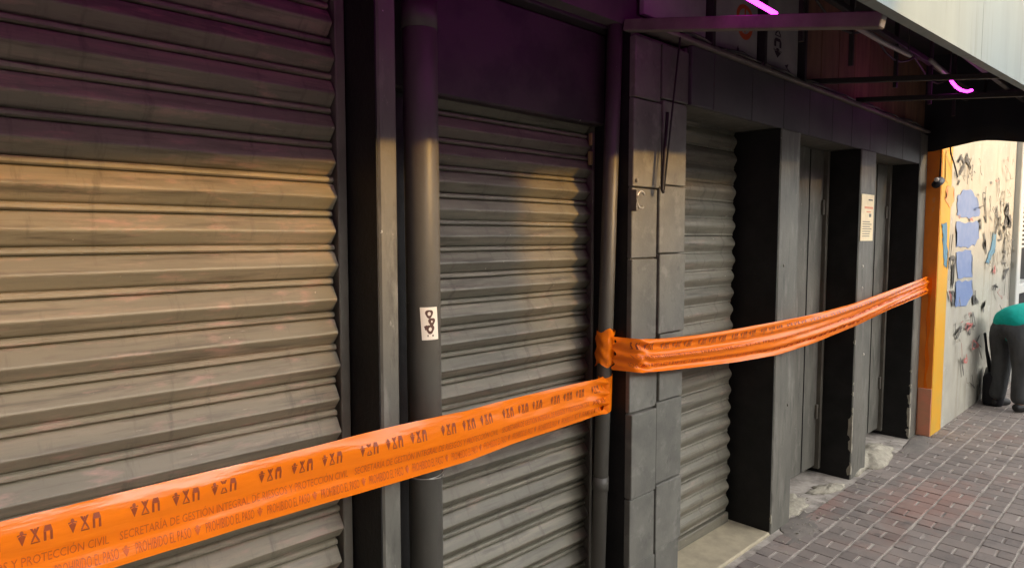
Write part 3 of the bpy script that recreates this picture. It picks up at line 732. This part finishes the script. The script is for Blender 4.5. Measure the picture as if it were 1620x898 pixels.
for (cx, cy, sx, sy, n, w) in [(1520, 262, 6, 22, 6, .03), (1530, 258, 4, 18, 5, .03), (1517, 285, 4, 8, 4, .02), (1555, 330, 4, 25, 5, .03), (1548, 352, 3, 12, 5, .03),
        (1557, 380, 4, 22, 6, .05), (1578, 350, 6, 30, 7, .03), (1590, 348, 5, 28, 7, .05), (1594, 345, 4, 12, 6, .08), (1585, 410, 6, 30, 6, .025), (1505, 430, 4, 25, 6, .04), (1507, 475, 5, 18, 6, .04),
        (1543, 470, 5, 15, 6, .05), (1552, 485, 5, 9, 5, .05), (1513, 520, 6, 15, 5, .02), (1530, 530, 6, 18, 5, .02), (1537, 505, 5, 20, 5, .025), (1570, 440, 8, 25, 6, .02), (1588, 450, 6, 25, 6, .03),
        (1503, 385, 3, 25, 4, .02), (1560, 300, 6, 25, 4, .015), (1580, 300, 8, 25, 4, .015), (1545, 540, 5, 20, 5, .02), (1518, 580, 6, 20, 4, .015), (1534, 600, 5, 15, 4, .015)]:
    squig(cx, cy, sx, sy, n, w, M['scrawl'])
for (cx, cy, sx, sy, n, w) in [(1500, 470, 3, 12, 5, .02), (1530, 520, 7, 10, 6, .02), (1540, 545, 6, 10, 6, .02), (1524, 565, 4, 8, 5, .02), (1567, 425, 4, 8, 4, .03), (1531, 348, 5, 3, 4, .02)]:
    squig(cx, cy, sx, sy, n, w, M['pinkp'])
for k in range(26):
    squig(random.gauss(1583, 9), random.uniform(300, 430), random.uniform(1.5, 3), random.uniform(6, 18), 3, random.uniform(.012, .035), M['smudge'])
for k in range(10):
    squig(random.gauss(1526, 6), random.uniform(245, 285), random.uniform(1.5, 3), random.uniform(5, 14), 3, random.uniform(.008, .02), M['scrawl'])
for k in range(55):
    cx = random.uniform(1506, 1597); cy = random.uniform(250, 620)
    if 1508 < cx < 1552 and 298 < cy < 486 and random.random() < .85: continue
    squig(cx, cy, random.uniform(2, 6), random.uniform(4, 16), random.choice((3, 4, 5, 6)), random.uniform(.005, .013), random.choice((M['scrawl'], M['smudge'], M['smudge'], M['pinksmudge'])))
random.seed(11)
# small security camera at the top of the yellow stripe
sc = thing('security_camera', 'small black security camera on the orange corner beside the yellow stripe', 'camera')
bm = bmesh.new(); bmesh.ops.create_cone(bm, cap_ends=True, segments=14, radius1=.03, radius2=.034, depth=.12)
bmesh.ops.rotate(bm, verts=bm.verts, cent=(0, 0, 0), matrix=Matrix.Rotation(R(72), 3, 'Y')); bmesh.ops.translate(bm, verts=bm.verts, vec=(6.11, -.10, 2.03)); finish('body', bm, M['tarp'], sc, True)
box('bracket', 6.13, 6.197, -.11, -.09, 2.035, 2.065, M['tarp'], sc, bev=.003)
bm = bmesh.new(); bmesh.ops.create_uvsphere(bm, u_segments=10, v_segments=6, radius=.018); bmesh.ops.translate(bm, verts=bm.verts, vec=(6.05, -.105, 2.05)); finish('lens', bm, M['sticker'], sc, True)
cb = thing('cable', 'loose dark cable running down the yellow stripe from the tarpaulin', 'cable')
tube('wire', [(6.24, -.135, 2.45), (6.3, -.135, 2.27), (6.42, -.135, 2.20), (6.55, -.135, 2.1)], .006, M['tarp'], cb, 6)
tube('wire', [(6.16, -.10, 2.06), (6.17, -.10, 2.2), (6.18, -.09, 2.32)], .006, M['tarp'], cb, 6)

# next shop beyond: white post, green board, louvre and dark opening
ns = thing('neighbour_shop', 'far shop with white post, green board and dark opening', 'building')
box('post', 9.222, 9.42, -.16, .6, -.19, 3.6, M['louvre'], ns, bev=.01)
box('green_board', 9.424, 14, -.10, .1, 2.42, 2.75, M['green'], ns, bev=.01)
box('upper_wall', 9.424, 14, -.06, .6, 2.76, 4.2, M['mural'], ns, bev=0)
box('dark_opening', 9.424, 14, .30, .6, -.19, 2.75, M['dark'], ns, bev=0)
z = 2.05
while z > 1.45:
    box('louvre_slat', 9.43, 11.5, -.06, -.02, z - .03, z, M['louvre'], ns, bev=.004); z -= .055
box('counter', 9.43, 11.5, -.05, .25, .9, 1.02, M['louvre'], ns, bev=.01); box('counter_front', 9.43, 11.5, .0, .25, -.19, .898, M['dark'], ns, bev=0)

# ------------------------------------------------------------------ person bending down
per = thing('person', 'person in teal shirt and dark trousers bending over by the painted wall', 'person', loc=(7.74, -.37, G0)); per.scale = (.97, .97, .95)
per.rotation_euler.z = math.atan2(-.55, .83)
def skin(name, verts, edges, rad, m, parent, root=0, lev=2):
    me = bpy.data.meshes.new(name); me.from_pydata([Vector(v) for v in verts], edges, []); o = link(name, me, m, parent)
    md = o.modifiers.new('Skin', 'SKIN'); md.use_smooth_shade = True
    for i, r_ in enumerate(rad):
        sv = me.skin_vertices[0].data[i]; sv.radius = r_ if isinstance(r_, tuple) else (r_, r_); sv.use_root = (i == root)
    sb = o.modifiers.new('Sub', 'SUBSURF'); sb.levels = lev; sb.render_levels = lev
    return o
# local axes: +x forward (towards which the person bends), y to the left, z up
BV = [(0, 0, .84), (.16, 0, .93), (.34, 0, .945), (.47, 0, .93), (.56, 0, .90), (.63, 0, .87), (.72, 0, .83),       # 0-6 spine, neck, head
      (-.02, .10, .80), (.02, .11, .44), (-.04, .12, .08), (.10, .13, .035),                                      # 7-10 left leg
      (-.02, -.10, .80), (.03, -.11, .44), (-.02, -.12, .08), (.12, -.13, .035),                                  # 11-14 right leg
      (.46, .19, .90), (.50, .22, .62), (.58, .17, .40), (.61, .16, .33),                                         # 15-18 left arm
      (.46, -.19, .90), (.49, -.22, .62), (.57, -.18, .40), (.60, -.17, .33)]                                     # 19-22
BE = [(0, 1), (1, 2), (2, 3), (3, 4), (4, 5), (5, 6), (0, 7), (7, 8), (8, 9), (9, 10), (0, 11), (11, 12), (12, 13), (13, 14), (3, 15), (15, 16), (16, 17), (17, 18), (3, 19), (19, 20), (20, 21), (21, 22)]
BR = [.095, .11, .115, .11, .055, .085, .075, .07, .05, .042, .035, .07, .05, .042, .035, .05, .04, .03, .025, .05, .04, .03, .025]
body = skin('body', BV, BE, BR, M['skin'], per)
# five fingers on each hand, curled a little
for s in (1, -1):
    bx0 = Vector((.60, .165 * s, .33)); V = [bx0]; E_ = []; Rr = [.024]
    for k, (dx, ln) in enumerate(((-.028, .07), (-.009, .082), (.011, .078), (.029, .06))):
        i0 = len(V); p = bx0 + Vector((dx, 0, -.035)); V += [p, p + Vector((.003, -.004 * s, -ln * .5)), p + Vector((.006, -.018 * s, -ln * .95))]
        E_ += [(0, i0), (i0, i0 + 1), (i0 + 1, i0 + 2)]; Rr += [.0105, .009, .0075]
    i0 = len(V); V += [bx0 + Vector((-.03, -.012 * s, -.005)), bx0 + Vector((-.045, -.025 * s, -.035)), bx0 + Vector((-.04, -.035 * s, -.06))]; E_ += [(0, i0), (i0, i0 + 1), (i0 + 1, i0 + 2)]; Rr += [.012, .010, .008]
    skin('hand', V, E_, Rr, M['skin'], body, lev=1)
tr = skin('trousers', [(.03, 0, .86), (-.03, .10, .78), (.02, .105, .44), (-.02, .115, .06), (-.03, -.10, .78), (.03, -.105, .44), (.0, -.115, .06), (.10, 0, .90)],
          [(0, 1), (1, 2), (2, 3), (0, 4), (4, 5), (5, 6), (0, 7)], [(.14, .155), .115, .088, .078, .115, .088, .078, (.12, .13)], M['trouser'], per)
sh = skin('shirt', [(-.13, 0, .80), (.08, 0, .87), (.32, 0, .925), (.47, 0, .925), (.53, 0, .915), (.46, .19, .90), (.485, .215, .72), (.46, -.19, .90), (.48, -.215, .72)],
          [(0, 1), (1, 2), (2, 3), (3, 4), (3, 5), (5, 6), (3, 7), (7, 8)], [(.185, .20), (.20, .205), (.175, .185), (.13, .145), .075, .078, .07, .078, .07], M['teal'], per)
for s in (1, -1):
    skin('shoe', [(-.07, .125 * s, .045), (.02, .128 * s, .05), (.12, .135 * s, .035), (.17, .137 * s, .03)], [(0, 1), (1, 2), (2, 3)], [.04, .048, .042, .03], M['shoe'], per, lev=2)
hr = skin('hair', [(.60, 0, .925), (.68, 0, .905), (.755, 0, .86), (.78, 0, .80)], [(0, 1), (1, 2), (2, 3)], [.05, .075, .075, .05], M['hair'], body, lev=2)
for s in (1, -1):
    bm = bmesh.new(); bmesh.ops.create_uvsphere(bm, u_segments=8, v_segments=6, radius=.011); bmesh.ops.translate(bm, verts=bm.verts, vec=(.735, .03 * s, .752)); finish('eye', bm, M['sticker'], body, True)
    bm = bmesh.new(); bmesh.ops.create_uvsphere(bm, u_segments=8, v_segments=6, radius=.028)
    for v in bm.verts: v.co = Vector((v.co.x, v.co.y * .35, v.co.z)) + Vector((.675, .086 * s, .83))
    finish('ear', bm, M['skin'], body, True)
bm = bmesh.new(); bmesh.ops.create_cone(bm, cap_ends=True, segments=8, radius1=.02, radius2=.009, depth=.04); bmesh.ops.translate(bm, verts=bm.verts, vec=(.70, 0, .752)); finish('nose', bm, M['skin'], body, True)
box('mouth', .662, .672, -.022, .022, .768, .778, M['pinkp'], body, bev=.002)
# black bag by the wall
bag = thing('bag', 'black bag on the ground against the wall behind the person', 'bag')
bm = bmesh.new(); boxbm(bm, -.19, .19, -.09, .09, 0, .34, .06, 3)
for v in bm.verts: v.co += Vector((.02 * math.sin(v.co.z * 11), .015 * math.sin(v.co.x * 13), .02 * math.sin(v.co.x * 9)))
bmesh.ops.translate(bm, verts=bm.verts, vec=(7.93, -.225, G0)); finish('body', bm, M['bag'], bag, True)
tube('strap', [(7.82, -.20, .28), (7.79, -.17, .5), (7.80, -.15, .66), (7.86, -.16, .5), (7.92, -.2, .29)], .012, M['bag'], bag, 6)

# ------------------------------------------------------------------ the other side of the street (unseen, added and shaped to cast the low shade)
def opposite(label, x0, x1, h, yf=-22.0):
    t = thing('shade_house', label, 'house'); box('wall', x0, x1, yf - 10, yf, -.19, h, M['opp'], t, bev=0)
    box('cornice', x0, x1, yf - .02, yf + .10, h - .25, h + .05, M['opp'], t, bev=.02)
    n = max(1, int((x1 - x0) / 2.4)); nf = max(1, int(h // 3))
    for k in range(n):
        for f_ in range(nf):
            xx = x0 + (k + .5) * (x1 - x0) / n; zz = .9 + f_ * 3.0
            if zz + 1.7 > h: continue
            w = box('window', xx - .55, xx + .55, yf - .04, yf + .01, zz, zz + 1.4, M['louvre'], t, bev=.01); box('pane', xx - .48, xx + .48, yf + .012, yf + .02, zz + .07, zz + 1.33, M['glass'], w, bev=0)
    return t
k = math.tan(SUN_AZ); slope = math.tan(SUN_EL) / math.cos(SUN_AZ)
def H(zlit, y): return zlit + (y + 22.1) * slope  # roof height worked back from where the shadow edge should fall
sx = 22.3 * k
opposite('unseen low rendered house across the street, roofline set to shade the left shutters', -1, 2.9 + sx, H(1.22, .24))
opposite('unseen taller rendered house across the street, roofline set to shade the far doors', 2.9 + sx, 6.3 + sx, H(2.1, 0))
opposite('unseen low rendered house across the street, roofline set to shade the painted wall', 6.3 + sx, 44, H(1.35, -.12))
opposite('added tall rendered house across the street, blocking sky light from the left', -26, -2.5, 13, -9.0)  # added out of view to cut sky light from the left
eh = thing('sky_block_house', 'added dark rendered house blocking sky light at the near end of the street', 'house')
box('wall', -22, -13, -9.0, .5, -.19, 10, M['opp'], eh, bev=0)  # unseen block added so less light comes along the street
for zz in (.9, 3.9, 6.9):
    for yy in (-7.2, -4.4, -1.6):
        w_ = box('window', -13.01, -12.96, yy - .55, yy + .55, zz, zz + 1.4, M['louvre'], eh, bev=.01); box('pane', -12.958, -12.95, yy - .48, yy + .48, zz + .07, zz + 1.33, M['glass'], w_, bev=0)
pole = thing('shade_pole', 'unseen concrete pole added to shade part of the second shutter', 'pole')
pxs = 1.56 + (4.6 + .24) * k  # added pole, set along the sun so its shadow lands on the second shutter
tube('shaft', [(pxs, -4.6, -.2), (pxs, -4.6, 9)], [.27, .17], M['cement'], pole, 20)
box('crossarm', pxs - .9, pxs + .9, -4.65, -4.55, 8.2, 8.32, M['cement'], pole)
